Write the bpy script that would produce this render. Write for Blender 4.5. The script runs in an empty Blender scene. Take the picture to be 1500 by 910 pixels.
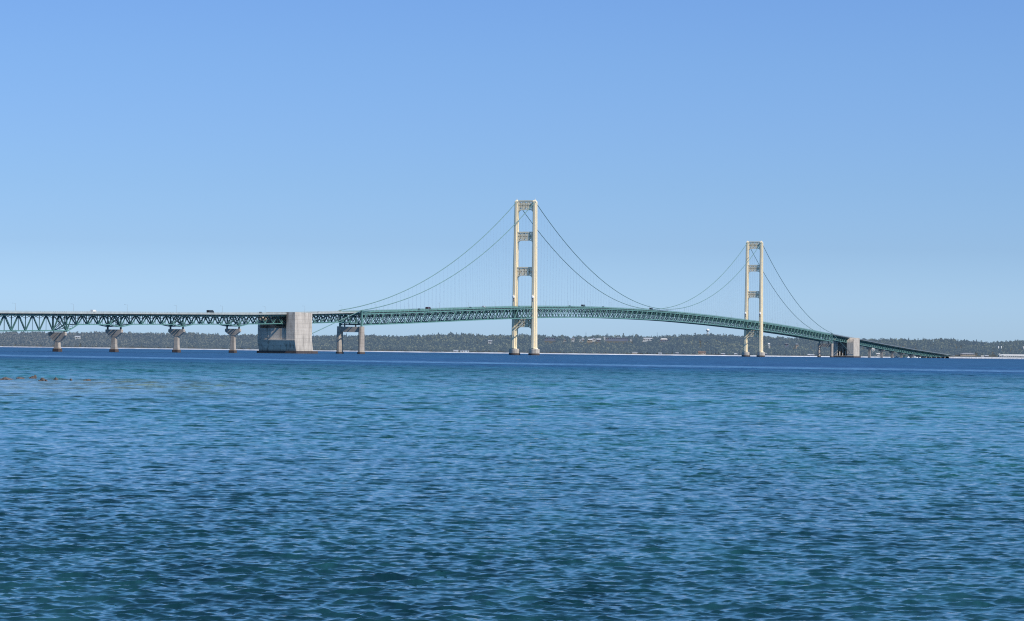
import bpy, math, random
import numpy as np
from mathutils import Vector, Matrix

# ------------------------------------------------------------------ camera solve
FPX, HPX, ROLL, CAMH = 4368.0, 514.01, 0.01191, 4.5     # focal (px of a 1500 px frame), horizon row, roll, eye height
BX, BY, BA = 13.31, 3237.2, 0.29642                      # near tower on the water, heading of the bridge
SA, CA = math.sin(BA), math.cos(BA)
SUN_EL = math.radians(45.5)
SUN_AZ = math.radians(32.0)                              # from +X towards the viewer
rnd = random.Random(7)
nrs = np.random.RandomState(11)

scene = bpy.context.scene
col = scene.collection
scene.view_settings.view_transform = 'Standard'
scene.view_settings.look = 'None'
scene.view_settings.exposure = 0
scene.view_settings.gamma = 1
scene.cycles.use_denoising = False
scene.cycles.filter_width = 1.15

def horizon_row(px):
    return HPX + (px - 750) * math.tan(ROLL)

def ray_x(px, Y):
    return (px - 750) / FPX * Y

def height_at(px, py, Y):
    return CAMH + (horizon_row(px) - py) / FPX * Y

def b2w(l, s):
    return BX + s * SA + l * CA, BY + s * CA - l * SA

def s_of(px, l=0.0):
    k = (px - 750) / FPX
    # (BX + s SA + l CA) = k (BY + s CA - l SA)
    return (k * (BY - l * SA) - BX - l * CA) / (SA - k * CA)

# ------------------------------------------------------------------ materials
def new_mat(name):
    m = bpy.data.materials.new(name)
    m.use_nodes = True
    nt = m.node_tree
    return m, nt, nt.nodes['Principled BSDF']

def N(nt, kind, **kw):
    n = nt.nodes.new(kind)
    for k, v in kw.items():
        if k in n.inputs:
            n.inputs[k].default_value = v
        else:
            setattr(n, k, v)
    return n

def L(nt, a, b):
    nt.links.new(a, b)

def ramp(nt, fac, stops, interp='LINEAR'):
    r = nt.nodes.new('ShaderNodeValToRGB')
    r.color_ramp.interpolation = interp
    e = r.color_ramp.elements
    while len(e) > 1:
        e.remove(e[-1])
    e[0].position, e[0].color = stops[0][0], (*stops[0][1], 1)
    for p, c in stops[1:]:
        x = e.new(p)
        x.color = (*c, 1)
    if fac is not None:
        L(nt, fac, r.inputs['Fac'])
    return r

def mixc(nt, fac, a, b, mode='MIX'):
    m = nt.nodes.new('ShaderNodeMix')
    m.data_type = 'RGBA'
    m.blend_type = mode
    for sock, v in ((m.inputs[0], fac), (m.inputs[6], a), (m.inputs[7], b)):
        if isinstance(v, (int, float)):
            sock.default_value = v
        elif isinstance(v, tuple):
            sock.default_value = (*v, 1) if len(v) == 3 else v
        else:
            L(nt, v, sock)
    return m.outputs[2]

def math_n(nt, op, a, b=None, clamp=False):
    m = nt.nodes.new('ShaderNodeMath')
    m.operation = op
    m.use_clamp = clamp
    for i, v in enumerate((a, b)):
        if v is None:
            continue
        if isinstance(v, (int, float)):
            m.inputs[i].default_value = v
        else:
            L(nt, v, m.inputs[i])
    return m.outputs[0]

def paint(name, c, rough=0.55, var=0.25, scale=0.3):
    m, nt, p = new_mat(name)
    tc = N(nt, 'ShaderNodeTexCoord')
    n = N(nt, 'ShaderNodeTexNoise', Scale=scale, Detail=5.0)
    L(nt, tc.outputs['Object'], n.inputs['Vector'])
    d = tuple(x * (1 - var) for x in c)
    b = tuple(min(1, x * (1 + var * .5)) for x in c)
    r = ramp(nt, n.outputs['Fac'], [(0.3, d), (0.7, b)])
    L(nt, r.outputs[0], p.inputs['Base Color'])
    p.inputs['Roughness'].default_value = rough
    return m

def concrete(name, c, stain=(0.2, 0.17, 0.14), lift=1.6, amt=1.35):
    m, nt, p = new_mat(name)
    tc = N(nt, 'ShaderNodeTexCoord')
    n1 = N(nt, 'ShaderNodeTexNoise', Scale=0.12, Detail=7.0, Roughness=0.65)
    L(nt, tc.outputs['Object'], n1.inputs['Vector'])
    base = ramp(nt, n1.outputs['Fac'], [(0.32, tuple(x * .78 for x in c)), (0.62, tuple(min(1, x * 1.1) for x in c))])
    # water stains running down
    mp = N(nt, 'ShaderNodeMapping')
    mp.inputs['Scale'].default_value = (0.55, 0.55, 0.05)
    L(nt, tc.outputs['Object'], mp.inputs['Vector'])
    n2 = N(nt, 'ShaderNodeTexNoise', Scale=1.0, Detail=4.0, Roughness=0.6)
    L(nt, mp.outputs[0], n2.inputs['Vector'])
    st = ramp(nt, n2.outputs['Fac'], [(0.52, (0, 0, 0)), (0.70, (0.75 * amt, 0.75 * amt, 0.75 * amt))])
    c1 = mixc(nt, st.outputs[0], base.outputs[0], stain)
    # formwork lifts
    sx = N(nt, 'ShaderNodeSeparateXYZ')
    L(nt, tc.outputs['Object'], sx.inputs[0])
    f = math_n(nt, 'FRACT', math_n(nt, 'DIVIDE', sx.outputs[2], lift * 2))
    ln = math_n(nt, 'LESS_THAN', f, 0.10)
    c2 = mixc(nt, math_n(nt, 'MULTIPLY', ln, 0.4), c1, tuple(x * .45 for x in c))
    L(nt, c2, p.inputs['Base Color'])
    p.inputs['Roughness'].default_value = 0.85
    return m

def two_tone(name, a, b, scale, rough=0.9, lo=.35, hi=.65):
    m, nt, p = new_mat(name)
    tc = N(nt, 'ShaderNodeTexCoord')
    n = N(nt, 'ShaderNodeTexNoise', Scale=scale, Detail=6.0, Roughness=0.6)
    L(nt, tc.outputs['Object'], n.inputs['Vector'])
    r = ramp(nt, n.outputs['Fac'], [(lo, a), (hi, b)])
    L(nt, r.outputs[0], p.inputs['Base Color'])
    p.inputs['Roughness'].default_value = rough
    return m

M = {}
M['concrete'] = concrete('weathered_concrete', (0.52, 0.465, 0.40))
M['pier'] = concrete('pier_concrete', (0.41, 0.355, 0.30), amt=.8)
M['wet'] = concrete('wet_concrete', (0.075, 0.058, 0.053), stain=(0.04, 0.03, 0.03))
M['cream'] = paint('cream_tower_paint', (0.90, 0.775, 0.54), 0.5, 0.04, 0.15)
M['green'] = paint('green_steel_paint', (0.13, 0.275, 0.245), 0.5, 0.3, 0.2)
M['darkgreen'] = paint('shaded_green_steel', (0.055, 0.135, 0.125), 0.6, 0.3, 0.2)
M['cable'] = paint('cable_green_paint', (0.14, 0.26, 0.25), 0.6, 0.2, 0.2)
M['hanger'] = paint('wire_rope', (0.50, 0.62, 0.75), 0.6, 0.2, 0.2)
M['deckgrey'] = paint('deck_concrete', (0.34, 0.36, 0.34), 0.8, 0.2, 0.1)
M['asphalt'] = paint('asphalt', (0.06, 0.06, 0.062), 0.9, 0.3, 0.2)
M['railgrey'] = paint('galvanised_rail', (0.40, 0.43, 0.41), 0.6, 0.2, 0.2)
M['housewhite'] = paint('white_siding', (0.52, 0.54, 0.55), 0.7, 0.12, 0.3)
M['white'] = paint('white_paint', (0.82, 0.82, 0.80), 0.5, 0.06, 0.5)
M['glass'] = paint('dark_glass', (0.02, 0.025, 0.03), 0.1, 0.2, 1.0)
M['tyre'] = paint('tyre_rubber', (0.02, 0.02, 0.02), 0.8, 0.2, 1.0)
M['black'] = paint('dark_car_paint', (0.02, 0.023, 0.028), 0.3, 0.2, 1.0)
M['red'] = paint('red_car_paint', (0.25, 0.03, 0.025), 0.3, 0.2, 1.0)
M['silver'] = paint('silver_car_paint', (0.5, 0.52, 0.54), 0.3, 0.1, 1.0)
M['roofgrey'] = paint('grey_roofing', (0.26, 0.28, 0.32), 0.7, 0.15, 0.3)
M['roofbrown'] = paint('brown_roofing', (0.20, 0.14, 0.12), 0.8, 0.2, 0.3)
M['roofpale'] = paint('pale_metal_roof', (0.46, 0.50, 0.55), 0.6, 0.1, 0.3)
M['railfar'] = paint('shade_toned_rail', (0.16, 0.20, 0.23), 0.7, 0.2, 0.2)  # far approach railing, its shade put into a darker blue-grey colour
M['tan'] = paint('tan_siding', (0.40, 0.34, 0.28), 0.8, 0.15, 0.3)
M['bluesiding'] = paint('blue_grey_siding', (0.17, 0.20, 0.27), 0.8, 0.15, 0.3)
M['yellow'] = paint('pale_yellow_paint', (0.70, 0.66, 0.32), 0.6, 0.1, 0.5)
M['beach'] = two_tone('pale_beach_gravel', (0.38, 0.42, 0.48), (0.60, 0.64, 0.71), 0.05)
M['riprap'] = two_tone('limestone_riprap', (0.55, 0.56, 0.57), (0.84, 0.84, 0.84), 0.25)
M['earth'] = two_tone('forest_floor', (0.06, 0.075, 0.068), (0.10, 0.10, 0.08), 0.02)
M['rock'] = two_tone('red_brown_rock', (0.060, 0.055, 0.055), (0.125, 0.10, 0.09), 2.5)
M['bark'] = two_tone('tree_bark', (0.05, 0.04, 0.03), (0.10, 0.08, 0.07), 1.0)

def foliage(name, greens, haze=0.5):
    """leaf colour varies from tree to tree (world position) and along the shore"""
    m, nt, p = new_mat(name)
    g = N(nt, 'ShaderNodeNewGeometry')
    n = N(nt, 'ShaderNodeTexNoise', Scale=0.06, Detail=3.0)
    L(nt, g.outputs['Position'], n.inputs['Vector'])
    n2 = N(nt, 'ShaderNodeTexNoise', Scale=0.006, Detail=2.0)
    L(nt, g.outputs['Position'], n2.inputs['Vector'])
    n3 = N(nt, 'ShaderNodeTexNoise', Scale=0.9, Detail=1.0)
    L(nt, g.outputs['Position'], n3.inputs['Vector'])
    s = math_n(nt, 'ADD', math_n(nt, 'MULTIPLY', n.outputs['Fac'], .5), math_n(nt, 'MULTIPLY', n2.outputs['Fac'], .5))
    r = ramp(nt, s, [(0.42, greens[0]), (0.5, greens[1]), (0.58, greens[2])])
    c = mixc(nt, math_n(nt, 'MULTIPLY', n3.outputs['Fac'], .7), r.outputs[0], tuple(x * .6 for x in greens[0]))
    # bare grey-brown spring woods towards the far left
    sx = N(nt, 'ShaderNodeSeparateXYZ')
    L(nt, g.outputs['Position'], sx.inputs[0])
    f = N(nt, 'ShaderNodeMapRange')
    f.inputs['From Min'].default_value = -200
    f.inputs['From Max'].default_value = -900
    L(nt, sx.outputs[0], f.inputs['Value'])
    c = mixc(nt, math_n(nt, 'MULTIPLY', f.outputs[0], .75), c, (0.105, 0.098, 0.085))
    L(nt, c, p.inputs['Base Color'])
    p.inputs['Roughness'].default_value = 1.0
    p.inputs['Specular IOR Level'].default_value = 0.1
    # distance haze put into the leaves as a constant faint blue glow
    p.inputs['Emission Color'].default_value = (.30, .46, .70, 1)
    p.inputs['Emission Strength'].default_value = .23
    return m

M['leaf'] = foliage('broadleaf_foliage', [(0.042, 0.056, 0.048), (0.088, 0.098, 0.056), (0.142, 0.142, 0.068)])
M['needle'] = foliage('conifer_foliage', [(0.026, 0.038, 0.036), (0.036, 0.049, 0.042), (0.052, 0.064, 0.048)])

# ------------------------------------------------------------------ mesh buffer
class MB:
    def __init__(self):
        self.v, self.f, self.mi = [], [], []
    def add(self, vs, fs, mi=0):
        b = len(self.v)
        self.v += [tuple(p) for p in vs]
        self.f += [tuple(i + b for i in q) for q in fs]
        self.mi += [mi] * len(fs)
    def box(self, x0, x1, y0, y1, z0, z1, mi=0):
        self.hexa([(x0, y0, z0), (x1, y0, z0), (x1, y1, z0), (x0, y1, z0)],
                  [(x0, y0, z1), (x1, y0, z1), (x1, y1, z1), (x0, y1, z1)], mi)
    def hexa(self, a, b, mi=0):
        self.add(list(a) + list(b), [(3, 2, 1, 0), (4, 5, 6, 7), (0, 1, 5, 4), (1, 2, 6, 5), (2, 3, 7, 6), (3, 0, 4, 7)], mi)
    def bar(self, p, q, w, h=None, mi=0, up=(0, 0, 1)):
        """square bar from p to q: w across, h in the up-ish direction"""
        h = w if h is None else h
        p, q = Vector(p), Vector(q)
        d = (q - p)
        if d.length < 1e-6:
            return
        d.normalize()
        u = Vector(up)
        if abs(d.dot(u)) > .98:
            u = Vector((0, 1, 0)) if abs(d.y) < .9 else Vector((1, 0, 0))
        a = d.cross(u).normalized() * (w / 2)
        c = a.cross(d).normalized() * (h / 2)
        self.hexa([p - a - c, p + a - c, p + a + c, p - a + c], [q - a - c, q + a - c, q + a + c, q - a + c], mi)
    def tube(self, pts, r, n=6, mi=0, caps=True):
        rings, fs = [], []
        pts = [Vector(p) for p in pts]
        for i, p in enumerate(pts):
            d = (pts[min(i + 1, len(pts) - 1)] - pts[max(i - 1, 0)]).normalized()
            u = Vector((0, 0, 1)) if abs(d.z) < .95 else Vector((1, 0, 0))
            a = d.cross(u).normalized()
            c = a.cross(d).normalized()
            rr = r[i] if isinstance(r, (list, tuple)) else r
            for k in range(n):
                t = 2 * math.pi * k / n
                rings.append(p + a * math.cos(t) * rr + c * math.sin(t) * rr)
        for i in range(len(pts) - 1):
            for k in range(n):
                k2 = (k + 1) % n
                fs.append((i * n + k, i * n + k2, (i + 1) * n + k2, (i + 1) * n + k))
        if caps:
            fs.append(tuple(range(n - 1, -1, -1)))
            fs.append(tuple((len(pts) - 1) * n + k for k in range(n)))
        self.add(rings, fs, mi)
    def prism(self, poly, y0, y1, mi=0):
        """polygon in (x, z), extruded along y"""
        n = len(poly)
        vs = [(x, y0, z) for x, z in poly] + [(x, y1, z) for x, z in poly]
        fs = [tuple(range(n)), tuple(range(2 * n - 1, n - 1, -1))]
        fs += [(i, i + n, (i + 1) % n + n, (i + 1) % n) for i in range(n)]
        self.add(vs, fs, mi)
    def prism_x(self, poly, x0, x1, mi=0):
        """polygon in (y, z), extruded along x"""
        n = len(poly)
        vs = [(x0, y, z) for y, z in poly] + [(x1, y, z) for y, z in poly]
        fs = [tuple(range(n)), tuple(range(2 * n - 1, n - 1, -1))]
        fs += [(i, i + n, (i + 1) % n + n, (i + 1) % n) for i in range(n)]
        self.add(vs, fs, mi)
    def loft(self, secs, mi=0):
        n = len(secs[0])
        vs = [p for s in secs for p in s]
        fs = []
        for i in range(len(secs) - 1):
            for k in range(n):
                k2 = (k + 1) % n
                fs.append((i * n + k, i * n + k2, (i + 1) * n + k2, (i + 1) * n + k))
        fs.append(tuple(range(n - 1, -1, -1)))
        fs.append(tuple((len(secs) - 1) * n + k for k in range(n)))
        self.add(vs, fs, mi)
    def build(self, name, mats, parent=None, smooth=False, loc=None, recalc=True):
        me = bpy.data.meshes.new(name)
        me.from_pydata(self.v, [], self.f)
        if not isinstance(mats, (list, tuple)):
            mats = [mats]
        for m in mats:
            me.materials.append(m)
        if len(mats) > 1:
            me.polygons.foreach_set('material_index', self.mi)
        me.validate()
        if recalc:
            import bmesh
            bm = bmesh.new()
            bm.from_mesh(me)
            bmesh.ops.recalc_face_normals(bm, faces=bm.faces)
            bm.to_mesh(me)
            bm.free()
        if smooth:
            me.polygons.foreach_set('use_smooth', [True] * len(me.polygons))
        o = bpy.data.objects.new(name, me)
        col.objects.link(o)
        if parent is not None:
            o.parent = parent
        if loc is not None:
            o.location = loc
        return o

def tag(o, label=None, cat=None, group=None, kind=None):
    for k, v in (('label', label), ('category', cat), ('group', group), ('kind', kind)):
        if v:
            o[k] = v
    return o

def empty(name, loc=(0, 0, 0), rz=0.0, parent=None):
    o = bpy.data.objects.new(name, None)
    o.empty_display_size = 1
    col.objects.link(o)
    o.location = loc
    o.rotation_euler = (0, 0, rz)
    if parent is not None:
        o.parent = parent
    return o

def children(o):
    return [c for c in bpy.data.objects if c.parent == o]

def copy_tree(o, parent=None):
    c = o.copy()
    col.objects.link(c)
    if parent is not None:
        c.parent = parent
    for ch in children(o):
        copy_tree(ch, c)
    return c

def interp(tab, x):
    return float(np.interp(x, [t[0] for t in tab], [t[1] for t in tab]))

# ================================================================== THE BRIDGE
bridge = empty('suspension_bridge', (BX, BY, 0), -BA)
tag(bridge, 'long green steel suspension bridge on two cream towers and concrete piers, crossing the strait', 'bridge')
# frame of the bridge: x = across (towards the viewer's right), y = along, z = up
DECK = [(-1800, 21.0), (-1264, 27.7), (-1163, 28.9), (-1045, 30.5), (-914, 32.1), (-813, 33.4), (-654, 36.5), (-549, 39.2),
        (-415, 42.6), (-200, 48.6), (13, 53.9), (186, 56.8), (337, 58.1), (500, 58.7), (579, 58.7), (680, 58.2), (876, 56.3),
        (1185, 51.9), (1435, 46.7), (1656, 40.6), (1850, 35.3), (2026, 30.7), (2234, 24.8), (2535, 17.3), (3053, 6.4), (3400, 3.0)]
_ds = np.array([d[0] for d in DECK], float)
_dh = np.array([d[1] for d in DECK], float)
_gs = np.arange(-1900, 3500, 10.0)
_gh = np.interp(_gs, _ds, _dh)
_k = np.hanning(17); _k /= _k.sum()
_gh = np.convolve(np.pad(_gh, 8, mode='edge'), _k, 'valid')
def H(s):
    return float(np.interp(s, _gs, _gh))          # top of the outer railing

LT = 168.2
W = 10.36
ANCH_A, ANCH_B = -733.0, -692.0                    # near anchorage, along
ANCH_C, ANCH_D = 1866.0, 1921.0                    # far anchorage
BENT0, BENT1 = -548.6, 1706.8
END_S = 3053.0

# ---- roadway slabs with railings
def roadway(s0, s1, half, name_rail, step=12.0):
    n = max(1, int(round((s1 - s0) / step)))
    ss = [s0 + (s1 - s0) * i / n for i in range(n + 1)]
    mb = MB()
    for a, b in zip(ss[:-1], ss[1:]):
        za, zb = H(a) - 1.35, H(b) - 1.35
        mb.hexa([(-half, a, za - .75), (half, a, za - .75), (half, b, zb - .75), (-half, b, zb - .75)],
                [(-half, a, za), (half, a, za), (half, b, zb), (-half, b, zb)])
        # centre mall kerb
        mb.hexa([(-.6, a, za + .01), (.6, a, za + .01), (.6, b, zb + .01), (-.6, b, zb + .01)],
                [(-.6, a, za + .2), (.6, a, za + .2), (.6, b, zb + .2), (-.6, b, zb + .2)], 1)
    # stringers under the slab
    for x in (-half * .86, -half * .43, 0, half * .43, half * .86):
        for a, b in zip(ss[:-1], ss[1:]):
            mb.bar((x, a, H(a) - 2.75), (x, b, H(b) - 2.75), .35, 1.25, 2)
    o = mb.build('roadway', [M['asphalt'], M['deckgrey'], M['darkgreen']], bridge)
    for sg in (-1, 1):
        r = MB()
        x = sg * (half - .12)
        xo = sg * (half + .08)
        for a, b in zip(ss[:-1], ss[1:]):
            za, zb = H(a), H(b)
            # steel fascia and curb outside the slab
            r.hexa([(min(xo, xo + sg * .12), a, za - 1.75), (max(xo, xo + sg * .12), a, za - 1.75), (max(xo, xo + sg * .12), b, zb - 1.75), (min(xo, xo + sg * .12), b, zb - 1.75)],
                   [(min(xo, xo + sg * .12), a, za - .72), (max(xo, xo + sg * .12), a, za - .72), (max(xo, xo + sg * .12), b, zb - .72), (min(xo, xo + sg * .12), b, zb - .72)])
            r.bar((xo, a, za - .06), (xo, b, zb - .06), .14, .14)
            r.bar((xo, a, za - .36), (xo, b, zb - .36), .1, .12)
            m = int(round((b - a) / 3.0))
            for k in range(m):
                t = a + (b - a) * k / m
                r.bar((xo, t, H(t) - .9), (xo, t, H(t)), .12, .16)
        r.build('railing', M[name_rail], o)
    return o

for a, b in ((-1664, ANCH_A), (ANCH_A, ANCH_B), (ANCH_B, BENT0)):
    roadway(a, b, 9.1, 'railgrey')
for a, b in ((BENT0, 0), (0, 1158.2), (1158.2, BENT1)):
    roadway(a, b, 8.3, 'green')
for a, b in ((BENT1, ANCH_C), (ANCH_C, ANCH_D), (ANCH_D, END_S)):
    roadway(a, b, 9.1, 'railfar')

# ---- suspended stiffening trusses
def stiffening(s0, s1, npan):
    ss = [s0 + (s1 - s0) * i / npan for i in range(npan + 1)]
    top = lambda s: H(s) - 3.0
    bot = lambda s: H(s) - 13.0
    for sg in (-1, 1):
        x = sg * W
        mb = MB()
        for i, (a, b) in enumerate(zip(ss[:-1], ss[1:])):
            mb.bar((x, a, top(a)), (x, b, top(b)), .75, .95)
            mb.bar((x, a, bot(a)), (x, b, bot(b)), .75, .95)
            if i % 2 == 0:
                mb.bar((x, a, bot(a)), (x, b, top(b)), .6, .62)
            else:
                mb.bar((x, a, top(a)), (x, b, bot(b)), .5, .5)
            mb.bar((x, b, bot(b)), (x, b, top(b)), .32, .32)
        mb.bar((x, s0 + .5, bot(s0)), (x, s0 + .5, top(s0)), .8, .9)
        mb.bar((x, s1 - .5, bot(s1)), (x, s1 - .5, top(s1)), .8, .9)
        mb.build('side_truss', M['green'], bridge)
    mb = MB()
    for i, s in enumerate(ss):
        zt, zb = top(s), bot(s)
        # floor truss
        mb.bar((-W, s, zt + .1), (W, s, zt + .1), .4, .6)
        mb.bar((-W, s, zt - 3.0), (W, s, zt - 3.0), .35, .5)
        m = 8
        for k in range(m):
            xa, xb = -W + 2 * W * k / m, -W + 2 * W * (k + 1) / m
            z0, z1 = (zt, zt - 3.0) if k % 2 else (zt - 3.0, zt)
            mb.bar((xa, s, z0), (xb, s, z1), .3, .4)
        # sway brace legs and bottom strut
        mb.bar((-W, s, zb), (W, s, zb), .35, .45)
        mb.bar((-W, s, zt - 3), (-W / 2, s, zb), .3, .35)
        mb.bar((-W / 2, s, zb), (0, s, zt - 3), .3, .35)
        mb.bar((0, s, zt - 3), (W / 2, s, zb), .3, .35)
        mb.bar((W / 2, s, zb), (W, s, zt - 3), .3, .35)
    for i, (a, b) in enumerate(zip(ss[:-1], ss[1:])):
        za, zb = bot(a), bot(b)
        mb.bar((-W, a, za), (W, b, zb), .3, .3)
        mb.bar((W, a, za), (-W, b, zb), .3, .3)
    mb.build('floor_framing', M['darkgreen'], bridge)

stiffening(BENT0 + 1, 0, 46)
stiffening(0, 1158.2, 96)
stiffening(1158.2, BENT1 - 1, 46)

# ---- approach deck trusses
def approach_truss(s0, s1, depth, half_panel=9.25, haunch0=2.2, haunch1=2.2, cut0=None, cut1=None, w=5.3):
    """spans between pier centres; nodes every half_panel; bottom chord drops over the piers"""
    n = max(2, int(round((s1 - s0) / half_panel / 2)) * 2)
    ss = [s0 + (s1 - s0) * i / n for i in range(n + 1)]
    top = lambda s: H(s) - 2.8
    def bot(i):
        s = ss[i]
        z = H(s) - depth
        if i <= 0: z -= haunch0
        elif i == 1: z -= haunch0 * .55
        if i >= n: z -= haunch1
        elif i == n - 1: z -= haunch1 * .55
        return z
    big = depth > 12
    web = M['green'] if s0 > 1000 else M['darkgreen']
    dw = .74 if big else .66
    for sg in (-1, 1):
        x = sg * w
        mb = MB()
        for i in range(n):
            a, b = ss[i], ss[i + 1]
            mb.bar((x, a, top(a)), (x, b, top(b)), .6, .75)
            mb.bar((x, a, bot(i)), (x, b, bot(i + 1)), .6, .7, 1)
            if i % 2 == 0:
                mb.bar((x, a, bot(i)), (x, b, top(b)), dw, dw + .1)
            else:
                mb.bar((x, a, top(a)), (x, b, bot(i + 1)), dw, dw + .1)
            if i > 0:
                if i % 2 == 0:
                    mb.bar((x, a, bot(i)), (x, a, top(a)), .4, .45)
                else:
                    mb.bar((x, a, bot(i)), (x, a, top(a)), .2, .22)
        for i in range(0, n + 1, 2):
            mb.box(x - .36, x + .36, ss[i] - 1.0, ss[i] + 1.0, bot(i) + .2, bot(i) + 1.3, 1)
        for i in (0, n):
            e = .4 if i == 0 else -.4
            mb.bar((x, ss[i] + e, bot(i)), (x, ss[i] + e, top(ss[i])), .6, .7)
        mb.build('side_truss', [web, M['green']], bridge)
    mb = MB()
    for i, s in enumerate(ss):
        zt, zb = top(s), bot(i)
        e = .6 if i == 0 else (-.6 if i == n else 0)
        mb.bar((-8.8, s + e, H(s) - 2.9), (8.8, s + e, H(s) - 2.9), .4, 1.1)
        mb.bar((-w, s + e, zb), (w, s + e, zb), .3, .35)
        if i in (0, n):
            mb.bar((-w, s + e, zt), (w, s + e, zb), .3, .35)
            mb.bar((w, s + e, zt), (-w, s + e, zb), .3, .35)
        else:
            mb.bar((-w, s + e, zt), (0, s + e, zt - 2.4), .24, .26)
            mb.bar((w, s + e, zt), (0, s + e, zt - 2.4), .24, .26)
    for i in range(0, n, 2):
        mb.bar((-w, ss[i], bot(i)), (w, ss[i + 2], bot(i + 2)), .2, .2)
    mb.build('floor_framing', M['darkgreen'], bridge)

P1, P2, P3, P4 = -1157.4, -1061.0, -944.5, -829.0
BIG0 = P1 - 171.0
approach_truss(BIG0 - 170, BIG0, 14.4, 11.5, 0, 0)
approach_truss(BIG0, P1 + 3, 13.9, 11.3, 0, 0)
approach_truss(P1 + 3.5, P2, 9.6, 9.3, 4.9, 1.8)
approach_truss(P2, P3, 9.6, 9.3, 1.8, 1.8)
approach_truss(P3, P4, 9.6, 9.3, 1.8, 1.8)
approach_truss(P4, ANCH_A + 17, 9.6, 9.3, 1.8, 1.8)
approach_truss(ANCH_B, BENT0, 9.9, 9.3, 1.6, 1.6)
approach_truss(BENT1, ANCH_C + 16, 9.6, 9.3, 1.6, 3.2)

# ---- hammerhead piers
def pier(s, cap_top, deep=False):
    sh = MB()
    z1 = cap_top - (6.6 if deep else 5.4)
    # shaft flares gently towards the water
    def ring(hw, hl, z, ch=.5):
        c = ch
        return [(-hw, s - hl + c, z), (-hw + c, s - hl, z), (hw - c, s - hl, z), (hw, s - hl + c, z),
                (hw, s + hl - c, z), (hw - c, s + hl, z), (-hw + c, s + hl, z), (-hw, s + hl - c, z)]
    sh.loft([ring(2.3, 2.0, 2.2), ring(2.0, 1.8, z1 * .55), ring(1.8, 1.6, z1 + .3)])
    shaft = sh.build('pier', M['pier'], bridge)
    cp = MB()
    hw = 6.2
    d = 2.6 if deep else 2.6
    zt, zm = cap_top, cap_top - d
    poly = [(-hw, zt), (-hw - .25, zt - .5), (-hw - .25, zm + .4), (-hw + .2, zm), (-2.4, z1), (2.4, z1), (hw - .2, zm), (hw + .25, zm + .4), (hw + .25, zt - .5), (hw, zt)]
    cp.prism(poly, s - 1.75, s + 1.75)
    cp.build('pier_cap', M['pier'], shaft)
    ft = MB()
    ft.loft([ring(2.9, 2.8, -3.0, .8), ring(2.9, 2.8, 2.0, .8), ring(2.5, 2.4, 2.3, .8)])
    ft.build('footing', M['wet'], shaft)
    br = MB()
    zb = H(s) - (14.4 if deep else 11.4)
    for x in (-5.3, 5.3):
        br = MB()
        br.box(x - .55, x + .55, s - .6, s + .6, cap_top - .05, max(zb - .25, cap_top + .3))
        br.build('bearing', M['black'], shaft)

pier(P1, H(P1) - 15.1, True)
for p in (P2, P3, P4):
    pier(p, H(p) - 13.4)
pier(BIG0, H(BIG0) - 15.4, True)

# ---- anchorages
def anchorage(sa, sb, htop, ledge, rec_z, curved=False):
    """concrete block; the near end carries a recess that the approach truss runs into"""
    hw = 17.0
    z0 = 2.2
    sk = 3.6
    mb = MB()
    # lower body: both ends lean away from the viewer below the ledge
    if curved: ledge = 2.9; sk = 0
    mb.hexa([(-hw, sa + sk, z0), (hw, sa + sk, z0), (hw, sb + sk * .9, z0), (-hw, sb + sk * .9, z0)],
            [(-hw, sa, ledge), (hw, sa, ledge), (hw, sb, ledge), (-hw, sb, ledge)])
    e = .003
    # wall under the recess (set back a little), the full-height columns and the block behind
    xr = 9.3
    xl = -15.4
    if not curved:
        mb.box(xl, xr, sa + 1.2, sa + 16, ledge + e, rec_z)          # wall below the recess
        mb.box(xr, hw, sa, sa + 20, ledge + e, htop)                 # right column
        mb.box(-hw, xl - e, sa + .6, sa + 20, ledge + e, htop - 2.2)      # thin left wall
        mb.box(-hw + .02, xr - e, sa + 18, sa + 20, rec_z + e, htop - 2.2)    # back wall of the recess
        mb.box(-hw, hw, sa + 20, sb, ledge + e, htop)
        mb.box(xl, xr, sa + 16, sa + 20, ledge + e, rec_z - e)
    else:
        # column whose shoulder is rounded towards the channel
        arc = [(sa, ledge + e)]
        r = 9.5
        for k in range(9):
            t = math.pi / 2 * k / 8
            arc.append((sa + r - r * math.cos(t), htop - r + r * math.sin(t)))
        arc += [(sb, htop), (sb, ledge + e)]
        mb.prism_x(arc, 5.6, hw)
        mb.prism_x(arc, -hw, -10.5)
        mb.box(-10.5 + e, 5.6 - e, sa + 14, sb, ledge + e, htop - 2.4)
        # sloping chamber roof with arched ribs
        for x in (-7.0, -2.0, 3.0):
            poly = [(sa + 14, ledge)]
            for k in range(8):
                t = math.pi / 2 * k / 7
                poly.append((sa + 14 - 13 * math.sin(t), ledge + 12 * math.cos(t)))
            mb.prism_x(poly, x - .8, x + .8)
    o = mb.build('anchorage', M['concrete'], bridge)
    ft = MB()
    ft.box(-hw - 1.5, hw + .7, sa + sk - 1.2, sb + sk + 9.5, -4, z0 - .002)
    ft.build('footing', M['wet'], o)
    # trim: coping on the ledge
    cp = MB()
    cp.box(xl + 2, hw + .15, sa - .35, sa + 1.1, ledge - .25, ledge + .35) if not curved else cp.box(6, hw + .15, sa - .3, sa + .6, ledge + 3, ledge + 3.4)
    cp.build('coping', M['concrete'], o)
    return o

anchorage(ANCH_A, ANCH_B, 35.1, 11.4, 21.3)
anchorage(ANCH_C, ANCH_D, 33.4, 9.0, 17.0, curved=True)

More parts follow.
